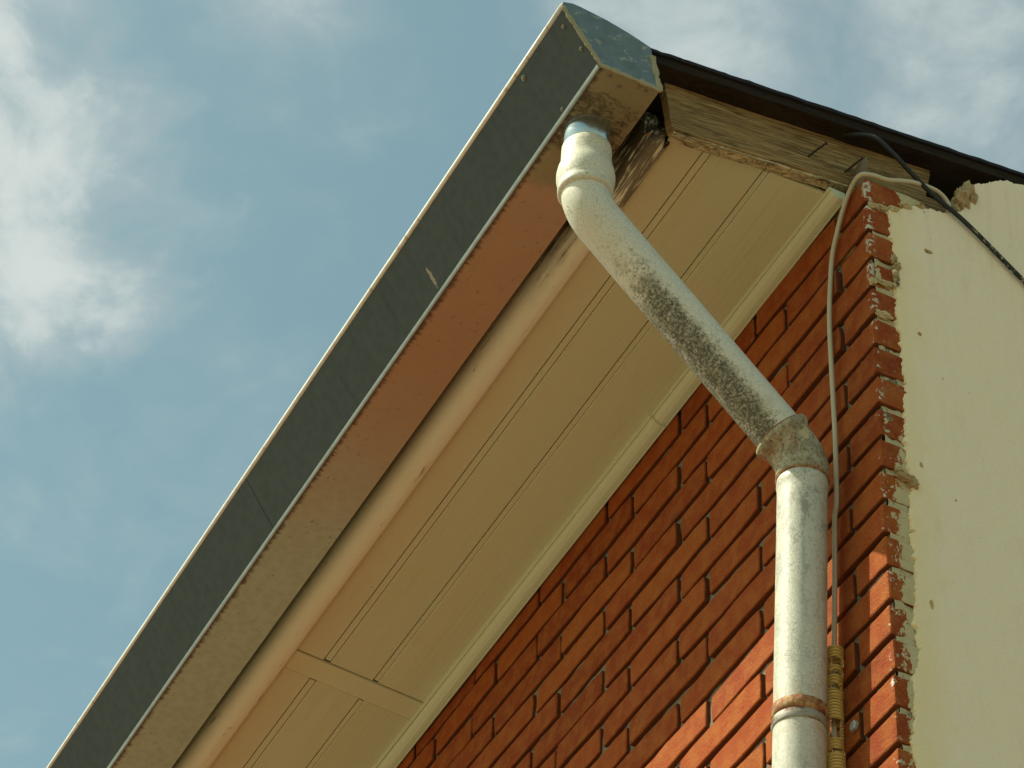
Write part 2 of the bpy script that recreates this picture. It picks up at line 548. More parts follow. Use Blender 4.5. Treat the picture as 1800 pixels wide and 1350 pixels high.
# galvanised sheet
def mk_zinc(name, a, b_, rough, metal, kind):
    mt, N, b, P, Nm = new_mat(name)
    x = N.sep(P)
    n = N.noise(N.vmul(P, (5, 20, 20)), 1, 5, .6)
    sp = N.voro(P, 55)
    c = N.mix(n, a, b_)
    c = N.mix(N.smooth(sp, .2, .8, 0, .18), c, tuple(k * 1.5 for k in b_))
    r = N.math('ADD', rough, N.math('MULTIPLY', N.math('SUBTRACT', n, .5), .2))
    h = N.math('ADD', N.noise(N.vmul(P, (4, 9, 9)), 1, 2), N.math('MULTIPLY', N.noise(P, 180, 3), .04))
    if kind == 'front':
        st = N.noise(N.vmul(P, (60, 5, 5)), 1, 5, .65)
        c = N.mix(N.smooth(st, .52, .75, 0, .28), c, tuple(k * .55 for k in a))
        dr = N.smooth(N.noise(N.vmul(P, (26, 12, 12)), 1, 5, .7), .69, .73)
        near = N.smooth(x[0], -.9, -.1)
        c = N.mix(N.math('MULTIPLY', N.math('MULTIPLY', dr, near), .45), c, (.20, .21, .17))
        sc2 = N.smooth(N.noise(N.vmul(P, (38, 38, 38)), 1, 6, .75, .5), .68, .74)
        c = N.mix(N.math('MULTIPLY', sc2, .4), c, (.22, .24, .21))
        bd_ = N.dist(N.vmul(P, (2.2, .42, .42)), (-.590 * 2.2, -.524 * .42, 5.611 * .42))
        bd_ = N.math('ADD', bd_, N.math('MULTIPLY', N.math('SUBTRACT', N.noise(P, 130, 5, .75), .5), .024))
        c = N.mix(N.math('MULTIPLY', N.smooth(bd_, .0105, .0075), .8), c, (.42, .38, .26))
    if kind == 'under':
        # brown reflection painted into the colour beside the outlet, plain grey further on
        refl = N.smooth(N.math('ADD', x[0], N.math('MULTIPLY', N.math('SUBTRACT', N.noise(P, 5, 5, .65), .5), .40)), -1.45, -.75)
        c = N.mix(N.math('MULTIPLY', refl, .95), c, N.mix(N.noise(P, 20, 5, .65), (.43, .275, .165), (.50, .33, .205)))
        q = N.dist(P, (-.125, -.455, 5.582))
        q = N.math('ADD', q, N.math('MULTIPLY', N.math('SUBTRACT', N.noise(P, 24, 6, .7), .5), .10))
        c = N.mix(N.smooth(q, .175, .125), c, (.30, .27, .155))
        c = N.mix(N.math('MULTIPLY', N.smooth(q, .095, .06), N.smooth(N.noise(N.vmul(P, (70, 45, 30)), 1, 7, .75, .8), .42, .60, 0, .85)), c, (.05, .036, .018))
        spt = N.smooth(N.noise(P, 85, 5, .7), .60, .70, 0, .6)
        c = N.mix(spt, c, (.14, .09, .045))
        er = N.smooth(N.math('ADD', x[1], N.math('MULTIPLY', N.math('SUBTRACT', N.noise(N.vmul(P, (110, 20, 20)), 1, 4, .7), .5), .03)), -.492, -.503)
        c = N.mix(N.math('MULTIPLY', er, .85), c, (.06, .035, .018))
    if kind == 'cap':
        pt = N.smooth(N.noise(N.vmul(P, (30, 30, 42)), 1, 6, .66, .6), .565, .615)
        c = N.mix(N.math('MULTIPLY', pt, .75), c, (.42, .40, .30))
        c = N.mix(N.smooth(N.noise(P, 16, 4), .5, .75, 0, .5), c, (.10, .10, .07))
    if kind == 'lip':
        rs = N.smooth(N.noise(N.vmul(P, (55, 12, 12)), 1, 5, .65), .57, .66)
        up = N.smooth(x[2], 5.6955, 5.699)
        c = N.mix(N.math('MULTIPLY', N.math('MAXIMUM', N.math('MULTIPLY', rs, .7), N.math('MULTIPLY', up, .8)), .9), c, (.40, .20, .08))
    fin(N, b, c, r, metal, h, .10, .01, .15 if kind == 'front' else .4)
    return mt


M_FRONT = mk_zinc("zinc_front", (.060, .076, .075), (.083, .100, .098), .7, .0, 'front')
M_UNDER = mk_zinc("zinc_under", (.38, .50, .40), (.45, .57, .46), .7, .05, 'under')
M_CAP = mk_zinc("zinc_cap", (.13, .17, .165), (.20, .25, .24), .5, .4, 'cap')
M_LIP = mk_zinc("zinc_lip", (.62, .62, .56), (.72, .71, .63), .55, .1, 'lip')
M_SPIGOT = mk_zinc("zinc_new", (.36, .41, .42), (.46, .50, .50), .26, .9, 'plain')
M_BEAD = mk_zinc("zinc_bead", (.30, .35, .37), (.42, .47, .48), .36, .75, 'plain')
M_SEAL = mk_mortar("sealant", (.34, .30, .17), (.46, .42, .27), False)
M_SCREW = mk_zinc("screw_zinc", (.18, .17, .12), (.26, .24, .17), .5, .4, 'plain')


# downpipe paint: crazed cream enamel with lichen and rust
def mk_pipe(name, lich, tint):
    mt, N, b, P, Nm = new_mat(name)
    x = N.sep(P)
    n = N.noise(P, 14, 5, .6)
    c = N.mix(n, tuple(.92 * k for k in tint), tint)
    wv = N.n('ShaderNodeVectorMath', operation='ADD')
    N.set(wv.inputs[0], P)
    nv = N.noise(P, 60, 3, out='Color')
    sc_ = N.n('ShaderNodeVectorMath', operation='SCALE')
    N.set(sc_.inputs[0], nv)
    sc_.inputs['Scale'].default_value = .006
    N.set(wv.inputs[1], sc_.outputs[0])
    crk = N.voro(wv.outputs[0], 105, 'DISTANCE_TO_EDGE')
    crk2 = N.voro(wv.outputs[0], 260 if lich == 'pipe' else 230, 'DISTANCE_TO_EDGE')
    cmask = N.smooth(N.noise(P, 11, 4), .40, .58)
    cl = N.math('MULTIPLY', N.math('MULTIPLY', N.smooth(crk, .05, .012), cmask), N.smooth(N.noise(P, 45, 3), .35, .6, .25, 1.0))
    cl2 = N.math('MULTIPLY', N.smooth(crk2, .06, .015), N.math('SUBTRACT', 1.0, cmask))
    ck = N.math('MULTIPLY', N.math('MAXIMUM', cl, N.math('MULTIPLY', cl2, .75)), .6 if lich == 'pipe' else .85)
    c = N.mix(N.math('MULTIPLY', ck, .75), c, (.16, .15, .085))
    if lich == 'diag':
        # lichen band along the outer (camera-left) flank, thickest towards the lower joint
        axis = N.math('DIVIDE', N.math('ADD', x[1], .456), .386)            # 0 at the upper bend, 1 at the lower one
        cz = N.math('SUBTRACT', 5.40, N.math('MULTIPLY', axis, .404))
        cx = N.math('ADD', -.136, N.math('MULTIPLY', axis, .003))
        dzc = N.math('SUBTRACT', x[2], cz)
        dxc = N.math('SUBTRACT', x[0], cx)
        side = N.math('SUBTRACT', N.math('MULTIPLY', dxc, -.55), N.math('MULTIPLY', dzc, .62))
        amt = N.math('MULTIPLY', N.smooth(side, -.026, .012), N.smooth(axis, .0, .38))
        amt = N.math('MULTIPLY', amt, N.smooth(side, .050, .028, .5, 1.0))
        ln = N.noise(P, 52, 8, .75)
        lm = N.smooth(N.math('ADD', N.math('MULTIPLY', amt, .27), ln), .56, .78)
        c = N.mix(N.math('MULTIPLY', lm, .70), c, (.20, .19, .10))
        gr = N.math('MULTIPLY', N.smooth(N.math('ADD', N.math('MULTIPLY', amt, .26), N.noise(P, 210, 6, .78)), .66, .80), N.smooth(amt, .1, .5))
        c = N.mix(N.math('MULTIPLY', gr, .9), c, (.055, .055, .032))
        rs = N.math('MULTIPLY', N.smooth(axis, .80, .90), N.smooth(N.noise(P, 55, 5, .7), .585, .63))
        c = N.mix(N.math('MULTIPLY', rs, N.math('MULTIPLY', N.smooth(side, -.01, .01), .9)), c, (.20, .075, .03))
    if lich in ('diag', 'none'):
        fs = N.math('MULTIPLY', N.smooth(N.noise(P, 240, 6, .8), .56, .68), N.smooth(N.noise(P, 18, 5, .65), .40, .62, .12, .6))
        c = N.mix(fs, c, (.22, .21, .14))
        c = N.mix(N.smooth(N.noise(N.vmul(P, (1, .6, .6)), 42, 7, .75), .52, .70, 0, .38), c, (.40, .38, .27))
    if lich == 'elbow':
        ln = N.noise(P, 40, 8, .75)
        c = N.mix(N.smooth(ln, .40, .62, 0, .75), c, (.22, .19, .10))
        c = N.mix(N.smooth(N.noise(P, 170, 6, .78), .50, .64, 0, .9), c, (.06, .055, .032))
        c = N.mix(N.smooth(N.noise(P, 36, 5, .7), .50, .62, 0, .85), c, (.25, .11, .045))
        c = N.mix(N.smooth(N.noise(P, 26, 4, .6), .60, .66, 0, .8), c, (.58, .48, .24))
    if lich == 'pipe':
        pt = N.smooth(N.noise(N.vmul(P, (1, 1, .5)), 38, 8, .8), .48, .60)
        topz = N.smooth(x[2], 4.66, 4.93)
        c = N.mix(N.math('MULTIPLY', pt, N.math('ADD', .42, N.math('MULTIPLY', topz, .45))), c, (.27, .265, .205))
        c = N.mix(N.math('MULTIPLY', N.smooth(N.noise(P, 230, 6, .78), .54, .66), N.math('ADD', .5, N.math('MULTIPLY', topz, .4))), c, (.17, .16, .11))
        rr = N.smooth(N.math('ABSOLUTE', N.math('SUBTRACT', x[2], 4.495)), .05, .02)
        c = N.mix(N.math('MULTIPLY', rr, N.smooth(N.noise(P, 40, 5, .7), .45, .62, 0, .6)), c, (.42, .24, .09))
    h = N.math('SUBTRACT', N.math('MULTIPLY', n, .3), N.math('MULTIPLY', ck, .8))
    fin(N, b, c, .48 if lich != 'elbow' else .7, 0, N.math('ADD', h, N.math('MULTIPLY', N.noise(P, 150, 4), .25)), .35, .002, .45)
    return mt


M_PIPE_T = mk_pipe("pipe_paint_upper", 'none', (.73, .715, .56))
M_PIPE_D = mk_pipe("pipe_paint_diagonal", 'diag', (.73, .715, .57))
M_PIPE_E = mk_pipe("pipe_paint_elbow", 'elbow', (.48, .445, .30))
M_PIPE_V = mk_pipe("pipe_paint_lower", 'pipe', (.62, .615, .49))

mt, N, b, P, Nm = new_mat("rust")
n = N.noise(P, 60, 6, .7)
c = N.ramp(n, [(.3, (.10, .03, .012)), (.48, (.26, .10, .03)), (.6, (.45, .27, .10)), (.72, (.5, .47, .36))])
fin(N, b, c, .8, .1, n, .6, .003)
M_RUST = mt

mt, N, b, P, Nm = new_mat("clamp_metal")
n = N.noise(N.vmul(P, (30, 30, 60)), 1, 5, .7)
c = N.ramp(n, [(.40, (.34, .34, .29)), (.52, (.30, .27, .19)), (.60, (.14, .045, .02)), (.74, (.10, .035, .018))])
fin(N, b, c, .6, .2, n, .5, .003)
M_CLAMP = mt


M_BOLT = mk_zinc("bolt_zinc", (.34, .36, .33), (.42, .44, .41), .5, .3, 'plain')


def mk_plastic(name, a, b_, rough=.5, scale=40, flake=None):
    mt, N, b, P, Nm = new_mat(name)
    n = N.noise(P, scale, 5, .65)
    c = N.mix(n, a, b_)
    if flake:
        z = N.sep(P)[2]
        k = N.math('MULTIPLY', N.smooth(N.noise(P, 120, 5, .7), .56, .60), N.smooth(z, 5.57, 5.53))
        c = N.mix(k, c, flake)
    fin(N, b, c, rough, 0, N.noise(P, 300, 3), .15, .001)
    return mt


M_WCABLE = mk_plastic("cream_cable", (.50, .45, .29), (.58, .53, .36))
M_BCABLE = mk_plastic("black_cable", (.010, .012, .010), (.020, .024, .020), .65, 60, (.45, .42, .28))
M_CONDUIT = mk_plastic("yellow_conduit", (.62, .46, .12), (.72, .57, .22), .5)
M_NAIL = mk_plastic("nail_iron", (.015, .011, .008), (.04, .026, .016), .7)

mt, N, b, P, Nm = new_mat("paving")
n = N.noise(P, .7, 6, .6)
fin(N, b, N.mix(n, (.155, .106, .060), (.205, .140, .080)), .9, 0, N.noise(P, 30, 4), .4, .01)
M_GROUND = mt

# ------------------------------------------------------------------ ground
g = link("ground", pydata("ground", [(-400, -400, 0), (400, -400, 0), (400, 400, 0), (-400, 400, 0)], [(0, 1, 2, 3)]), M_GROUND)
g['kind'] = 'structure'

# ------------------------------------------------------------------ brick wall
CH = 0.06688
ZJ0 = 5.5888           # centre of the bed joint over course 0
LB = 0.27517
EVEN, ODD = -0.0925, -0.2669
JV, JH = 0.0105, 0.0118
REC = 0.0095
XEND = -9.0

wall = empty("brick_wall", (-2.5, 0.12, 0), "red brick wall with deep raked joints under the eave", "wall")
wall['kind'] = 'thing'


def brick_mesh(seed, L, H, D=.034):
    """front at y = 0 facing -y, centred on x and z; worn irregular outline, two rounding rings"""
    r = random.Random(seed)
    nx, nz = 7, 3
    pts = []
    for i in range(nx):
        pts.append((-.5 + i / (nx - 1), -.5))
    for j in range(1, nz):
        pts.append((.5, -.5 + j / (nz - 1)))
    for i in range(nx - 2, -1, -1):
        pts.append((-.5 + i / (nx - 1), .5))
    for j in range(nz - 2, 0, -1):
        pts.append((-.5, -.5 + j / (nz - 1)))
    out = []
    for (a, c_) in pts:
        px, pz = a * L, c_ * H
        pz += r.gauss(0, .0008) + .0011 * math.sin(a * 5 + seed)
        px += r.gauss(0, .0008)
        if abs(a) == .5 and abs(c_) == .5:
            px -= math.copysign(.0008 + r.random() * .0014, px)
            pz -= math.copysign(.0006 + r.random() * .0012, pz)
        out.append((px, pz))
    n = len(out)
    tilt, bow = r.gauss(0, .0007), r.gauss(0, .0005)
    v, f = [], []
    for inset, dep in ((0, D), (0, .0024), (.0006, .0008), (.0019, 0)):
        for k, (px, pz) in enumerate(out):
            q = inset * (1 + .35 * r.random())
            sx = px - math.copysign(min(q, abs(px)), px) if abs(px) > L * .49 - .006 else px
            sz = pz - math.copysign(q, pz) if abs(pz) > H * .3 else pz
            v.append((sx, dep + (tilt * px / L * 2 + bow * (1 - (2 * px / L) ** 2)) * (dep < .01), sz))
    for rr in range(3):
        for k in range(n):
            k2 = (k + 1) % n
            f.append((rr * n + k, rr * n + k2, (rr + 1) * n + k2, (rr + 1) * n + k))
    f.append(tuple(3 * n + k for k in range(n)))
    me = fixn(pydata("brick", v, f))
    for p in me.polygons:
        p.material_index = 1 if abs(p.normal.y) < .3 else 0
    return me


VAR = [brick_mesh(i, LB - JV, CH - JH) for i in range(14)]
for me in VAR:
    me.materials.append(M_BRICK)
    me.materials.append(M_CLAY_SHADE)


def rows():
    for k in range(-1, 83):
        zc = ZJ0 - CH * (k + .5)
        if zc < .03:
            break
        x = EVEN if k % 2 == 0 else ODD
        yield k, zc, x


def corner_brick(k, zc, xl, seed):
    r = random.Random(seed * 13 + 5)
    xa, xb, ya, yb = xl + JV / 2, 0.0, 0.0, .115
    za, zb = zc - (CH - JH) / 2, zc + (CH - JH) / 2
    bm = bmesh.new()
    bmesh.ops.create_cube(bm, size=1)
    for v in bm.verts:
        v.co = Vector((xa + (v.co.x + .5) * (xb - xa), ya + (v.co.y + .5) * (yb - ya), za + (v.co.z + .5) * (zb - za)))
    bmesh.ops.subdivide_edges(bm, edges=[e for e in bm.edges if abs(e.verts[0].co.z - e.verts[1].co.z) < .001], cuts=3, use_grid_fill=True)
    sharp = [e for e in bm.edges if e.calc_face_angle(0) > 1.0]
    bmesh.ops.bevel(bm, geom=sharp, offset=.0024 + .0018 * r.random(), segments=2, affect='EDGES', profile=.5)
    o1 = Vector((r.gauss(0, .0012), r.gauss(0, .0010), 0))
    for v in bm.verts:
        q = v.co * 38 + Vector((seed * 3.7, 0, seed * 1.3))
        v.co += Vector((mn.noise(q), mn.noise(q + Vector((9, 0, 0))), mn.noise(q + Vector((0, 9, 0))))) * .0016 + o1
    me = bpy.data.meshes.new("brick")
    bm.to_mesh(me)
    bm.free()
    me.materials.append(M_BRICKC)
    me.materials.append(M_CLAY_SHADE)
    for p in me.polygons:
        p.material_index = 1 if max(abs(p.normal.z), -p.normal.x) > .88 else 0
    return me


fv, ff, ft, fm = [], [], [], []
n_brick = 0
ROOT_OFF = Vector(wall.location)
for k, zc, x0 in rows():
    # quoin brick at the corner
    if 0 <= k <= 19:
        o = link("brick", corner_brick(k, zc, x0, k), None, wall)
        o.location = -ROOT_OFF
        n_brick += 1
    elif k > 19:
        base = len(fv)
        bxs = [(a, b_, c_) for a in (x0 + JV / 2, 0) for b_ in (0, .115) for c_ in (zc - (CH - JH) / 2, zc + (CH - JH) / 2)]
        fv += bxs
        ff += [tuple(base + q for q in t) for t in ((0, 1, 3, 2), (4, 6, 7, 5), (0, 4, 5, 1), (2, 3, 7, 6), (0, 2, 6, 4), (1, 5, 7, 3))]
        ft += [rnd.random()] * 6
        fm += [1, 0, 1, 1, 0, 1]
    x = x0
    while x > XEND:
        xc = x - LB / 2
        # individual bricks where the wall is seen close up, the joined field elsewhere
        lim = -2.12 + (k - 0) * .098
        if 0 <= k <= 19 and xc > lim and n_brick < 296:
            o = link("brick", VAR[rnd.randrange(len(VAR))], None, wall)
            o.location = Vector((xc + rnd.gauss(0, .0012), rnd.gauss(0, .0012), zc + rnd.gauss(0, .0006))) - ROOT_OFF
            o.rotation_euler = (rnd.gauss(0, .006), rnd.gauss(0, .0035), rnd.gauss(0, .005))
            n_brick += 1
        else:
            src = VAR[rnd.randrange(len(VAR))]
            base = len(fv)
            jx, jy = rnd.gauss(0, .0012), rnd.gauss(0, .0012)
            fv += [(v.co.x + xc + jx, v.co.y + jy, v.co.z + zc) for v in src.vertices]
            ff += [tuple(base + q for q in p.vertices) for p in src.polygons]
            ft += [rnd.random()] * len(src.polygons)
            fm += [p.material_index for p in src.polygons]
        x -= LB
me = pydata("brickwork", fv, ff)
at = me.attributes.new('tone', 'FLOAT', 'FACE')
at.data.foreach_set('value', ft)
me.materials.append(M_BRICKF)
me.materials.append(M_CLAY_SHADE)
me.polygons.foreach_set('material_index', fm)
fo = put("brickwork", me, M_BRICKF, wall)
fo['kind'] = 'stuff'

# mortar bed, rough face set back from the bricks
mv, mf = [], []
nxm, nzm = 220, 150
for part in (0,):
    xs_ = [-.006 - (i / nxm) ** 1.4 * (-.006 - XEND) for i in range(nxm + 1)]
    zs_ = [0.0] + [3.9 + 1.75 * j / nzm for j in range(nzm + 1)]
    for z in zs_:
        for x in xs_:
            q = Vector((x, 0, z))
            mv.append((x, REC + .0045 * mn.noise(q * 31) + .003 * mn.noise(q * 90), z))
    w_ = nxm + 1
    for j in range(len(zs_) - 1):
        for i in range(nxm):
            mf.append((j * w_ + i, j * w_ + i + 1, (j + 1) * w_ + i + 1, (j + 1) * w_ + i))
put("mortar", fixn(pydata("mortar", mv, mf)), M_MORTAR, wall, True)
put("masonry_core", box(XEND, -.02, .026, .115, 0, 5.56, name="masonry_core"), M_CORE, wall)
# mortar of the corner joints, seen on the gable side
jv = []
bm = bmesh.new()
ny, nz2 = 10, 240
grid = []
for j in range(nz2 + 1):
    z = 4.15 + (5.545 - 4.15) * j / nz2
    row = []
    for i in range(ny + 1):
        y = .010 + .075 * i / ny
        q = Vector((0, y, z))
        row.append(bm.verts.new((-.0035 + .0042 * mn.noise(q * 42) + .003 * mn.noise(q * 110), y, z)))
    grid.append(row)
for j in range(nz2):
    for i in range(ny):
        bm.faces.new((grid[j][i], grid[j][i + 1], grid[j + 1][i + 1], grid[j + 1][i]))
me = bpy.data.meshes.new("corner_mortar")
bm.to_mesh(me)
bm.free()
put("corner_mortar", me, M_JOINT, wall, True)

# ------------------------------------------------------------------ plastered gable wall
gable = empty("plastered_wall", (-.06, 1.2, 0), "cream plastered side wall with ragged broken edge beside the bricks", "wall")
gable['kind'] = 'thing'
# core: stops short under the eave, so the top stays a dark cavity
put("masonry_core", box(-.30, -.004, .118, 4.0, 0, 5.50, name="gable_core"), M_CORE, gable)
put("masonry_core", box(-.30, -.006, .34, 4.0, 5.502, 5.725, name="gable_core_top"), M_CORE, gable)

left = [(.0447, 5.5239), (.0454, 5.4519), (.0473, 5.3846), (.047, 5.3174), (.0457, 5.2508), (.0508, 5.1886), (.0509, 5.1125), (.0467, 5.0359),
        (.0489, 4.9639), (.0507, 4.905), (.0493, 4.8457), (.0484, 4.7761), (.0491, 4.7198), (.0445, 4.6402), (.0473, 4.587), (.0374, 4.519),
        (.0324, 4.4645), (.026, 4.3976), (.026, 4.30), (.022, 4.10), (.016, 3.6), (.014, .02)]
top = [(.0447, 5.5239), (.0724, 5.5429), (.0958, 5.5596), (.1301, 5.5694), (.159, 5.579), (.1887, 5.5977), (.2087, 5.6371), (.2198, 5.6793),
       (.2482, 5.702), (.2852, 5.7279), (.3271, 5.7373), (.5, 5.757), (2.0, 5.94), (4.0, 6.18)]


def ragged(pts, step, amp, seed, axis):
    out = []
    for (a, b_) in zip(pts, pts[1:]):
        a, b_ = Vector(a), Vector(b_)
        n = max(1, min(60, int((b_ - a).length / step)))
        for i in range(n):
            p = a.lerp(b_, i / n)
            q = Vector((p.x * 60 + seed, p.y * 60, seed))
            w = amp * (mn.noise(q) + .8 * mn.noise(q * 2.6) + .55 * mn.noise(q * 6))
            out.append((p.x + w, p.y) if axis == 0 else (p.x, p.y + w))
    out.append(tuple(pts[-1]))
    return out


L_ = ragged(left, .0035, .0050, 3, 0)
T_ = ragged(top, .0035, .0045, 8, 1)
T_[0] = L_[0]
outline = L_[::-1] + T_[1:] + [(4.0, .02)]
holes = [(.1143, 5.4588, .0085, .0055), (.086, 5.2495, .0045, .0045), (.0715, 4.9544, .0040, .0062), (.0730, 4.672, .0040, .010)]
bm = bmesh.new()
eds = []


def loop(pts, x):
    vs_ = [bm.verts.new((x, p[0], p[1])) for p in pts]
    return [bm.edges.new((vs_[i], vs_[(i + 1) % len(vs_)])) for i in range(len(vs_))]


XP = .0030
eds += loop(outline, XP)
for i, (hy, hz, ry, rz) in enumerate(holes):
    eds += loop([(hy + ry * math.cos(a) * (1 + .3 * mn.noise(Vector((i * 5, math.cos(a) * 1.4, math.sin(a) * 1.4)))),
                  hz + rz * math.sin(a) * (1 + .3 * mn.noise(Vector((i * 5 + 2, math.cos(a) * 1.4, math.sin(a) * 1.4))))) for a in [q * math.pi / 7 for q in range(14)]], XP)
bmesh.ops.triangle_fill(bm, use_beauty=True, use_dissolve=False, edges=eds)
bmesh.ops.recalc_face_normals(bm, faces=bm.faces)
if sum(f.normal.x for f in bm.faces) < 0:
    bmesh.ops.reverse_faces(bm, faces=bm.faces)
ret = bmesh.ops.extrude_face_region(bm, geom=list(bm.faces))
for v in [e for e in ret['geom'] if isinstance(e, bmesh.types.BMVert)]:
    v.co.x -= .0060
    q = v.co * 80
    if v.co.y < .053 and v.co.z < 5.53:
        v.co.y -= .0035 + .004 * mn.noise(q)
bmesh.ops.recalc_face_normals(bm, faces=bm.faces)
me = bpy.data.meshes.new("plaster_coat")
bm.to_mesh(me)
bm.free()
put("plaster_coat", me, M_PLASTER, gable)
put("dark_backing", box(-.016, -.0105, .045, .16, 4.6, 5.5, name="hole_shade_backing"), M_WOODD, gable)  # near-black sheet behind the plaster holes, their shade put into its colour
# broken masonry in the notch, and crumbs of old mortar along the corner
for i, (c_, s_) in enumerate([((-.004, .192, 5.628), (.022, .014, .024)), ((-.008, .209, 5.652), (.02, .014, .026)), ((-.012, .186, 5.605), (.016, .012, .016)), ((-.02, .215, 5.672), (.018, .016, .018))]):
    put("broken_brick", lump(c_, s_, i + 2, 3, .55, "broken_brick"), M_RUBBLE, gable)
for i, (c_, s_) in enumerate([((.001, .046, 5.405), (.007, .006, .010)), ((.001, .050, 5.388), (.008, .007, .009)), ((.002, .0485, 5.365), (.006, .005, .012)), ((.002, .046, 5.345), (.006, .005, .008)),
                              ((.002, .040, 4.912), (.009, .018, .007)), ((.003, .053, 4.905), (.008, .010, .008)), ((.001, .030, 4.927), (.006, .008, .005)),
                              ((.003, .075, 5.548), (.006, .010, .005)), ((.002, .052, 5.528), (.006, .010, .006)), ((.002, .105, 5.563), (.006, .008, .005)),
                              ((0, .012, 5.518), (.006, .010, .006)), ((0, .030, 5.523), (.005, .012, .004)), ((0, .003, 5.333), (.006, .007, .007)), ((.001, .024, 5.339), (.005, .016, .0055)), ((.001, .020, 5.262), (.005, .016, .006))]):
    put("mortar_crumb", lump(c_, s_, i + 11, 3, .6, "mortar_crumb"), M_JOINT if i not in (0, 1, 2, 4, 5) else M_RUBBLE, gable)

# ------------------------------------------------------------------ flat roof
SL = .1249


def roof_z(y):
    return 5.6984 + SL * (y + .3986)


roof = empty("roof", (-2.5, 1.5, 5.7), "low pitched roof edge of black felt over dark boards", "roof")
roof['kind'] = 'thing'
ys = [-.418, .0, .5, 2.0, 4.0]
xs_n = 90


def slab(name, x0, x1, y0, y1, top, bot, wav=0.0, nx=1):
    v, f = [], []
    n_y = 160
    for side in (x1, x0):
        for lev in (top, bot):
            for j in range(n_y + 1):
                t = j / n_y
                y = y0 + (y1 - y0) * t ** 1.8
                wx = wav * (mn.noise(Vector((y * 30, lev * 40, 1))) + .6 * mn.noise(Vector((y * 85, lev * 40, 7)))) if side == x1 else 0
                wz = wav * .9 * (mn.noise(Vector((y * 26, 3, lev * 10))) + .6 * mn.noise(Vector((y * 75, 9, 2))))
                v.append((side + wx, y, roof_z(y) + lev + wz))
    w = n_y + 1
    A, B_, C_, D_ = 0, w, 2 * w, 3 * w
    for j in range(n_y):
        f += [(A + j, A + j + 1, B_ + j + 1, B_ + j), (C_ + j, D_ + j, D_ + j + 1, C_ + j + 1), (A + j, C_ + j, C_ + j + 1, A + j + 1), (B_ + j, B_ + j + 1, D_ + j + 1, D_ + j)]
    f += [(A, B_, D_, C_), (A + w - 1, C_ + w - 1, D_ + w - 1, B_ + w - 1)]
    return fixn(pydata(name, v, f))


put("felt_layer", slab("felt_layer", XEND, -.011, -.420, 4.0, 0, -.0075, .0015), M_FELT, roof)
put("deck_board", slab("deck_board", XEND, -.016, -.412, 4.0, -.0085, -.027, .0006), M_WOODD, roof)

# ------------------------------------------------------------------ verge board with nails, and the wall plate behind it
verge = empty("verge_board", (-.061, -.1, 5.6), "bare weathered wooden verge board with two bent nails under the roof edge", "board")


def vz(y):
    return 5.5676 + .145 * (y + .337)


def board_mesh(name, ya, yb, xa, xb, z_lo, z_hi, cut=0.0, seed=0, n_y=70, n_z=8):
    v, f = [], []
    for xx, fr in ((xb, 1), (xa, 0)):
        for i in range(n_y + 1):
            for j in range(n_z + 1):
                t, u = i / n_y, j / n_z
                y = ya + (yb - ya) * t - (cut * u if i == 0 else 0) + (.02 * u if i == n_y else 0)
                z = z_lo(y) + (z_hi(y) - z_lo(y)) * u
                q = Vector((y * 9, z * 120, seed))
                dx = (.0012 * mn.noise(q) + .0007 * mn.noise(q * 2.3)) * fr
                if j == 0:
                    z += .0013 * mn.noise(Vector((y * 70, seed, 0))) + .0008 * mn.noise(Vector((y * 200, seed, 4)))
                if i in (0, n_y):
                    y += .003 * mn.noise(Vector((z * 90, seed, i)))
                v.append((xx + dx, y, z))
    w = n_z + 1
    S = (n_y + 1) * w
    for i in range(n_y):
        for j in range(n_z):
            a = i * w + j
            f += [(a, a + w, a + w + 1, a + 1), (S + a, S + a + 1, S + a + w + 1, S + a + w)]
        f += [(i * w, S + i * w, S + (i + 1) * w, (i + 1) * w), (i * w + n_z, (i + 1) * w + n_z, S + (i + 1) * w + n_z, S + i * w + n_z)]
    for j in range(n_z):
        f += [(j, j + 1, S + j + 1, S + j), (n_y * w + j, S + n_y * w + j, S + n_y * w + j + 1, n_y * w + j + 1)]
    return fixn(pydata(name, v, f))


put("plank", board_mesh("plank", -.342, .150, -.068, -.050, lambda y: vz(y), lambda y: roof_z(y) - .0282, .016, 2), M_WOOD, verge)
put("painted_edge", board_mesh("painted_edge", -.338, .0, -.0735, -.0535, lambda y: vz(y) - .0045, lambda y: vz(y) - .0004, 0, 5, 70, 2), M_PEEL, verge)
for (a, b_) in (((-.050, -.0793, 5.6423), (-.018, -.0640, 5.6520)), ((-.050, -.0075, 5.6409), (-.018, .0075, 5.6525))):
    a, b_ = Vector(a), Vector(b_)
    a2 = a - (b_ - a) * .3
    d_ = (b_ - a).normalized()
    put("nail", sweep([a2, a.lerp(b_, .55) + Vector((0, 0, .0008)), b_, b_ + d_ * .0004, b_ + d_ * .0022], [.0019, .0019, .0018, .0042, .0040], 10, name="nail"), M_NAIL, verge)
plate = link("wall_plate", board_mesh("wall_plate", .004, .215, -.13, -.046, lambda y: 5.46, lambda y: 5.655 + .05 * y, 0, 9, 40, 6), M_WOOD)
plate['label'] = "short grey timber end in the gap over the broken plaster"
plate['category'] = "timber"

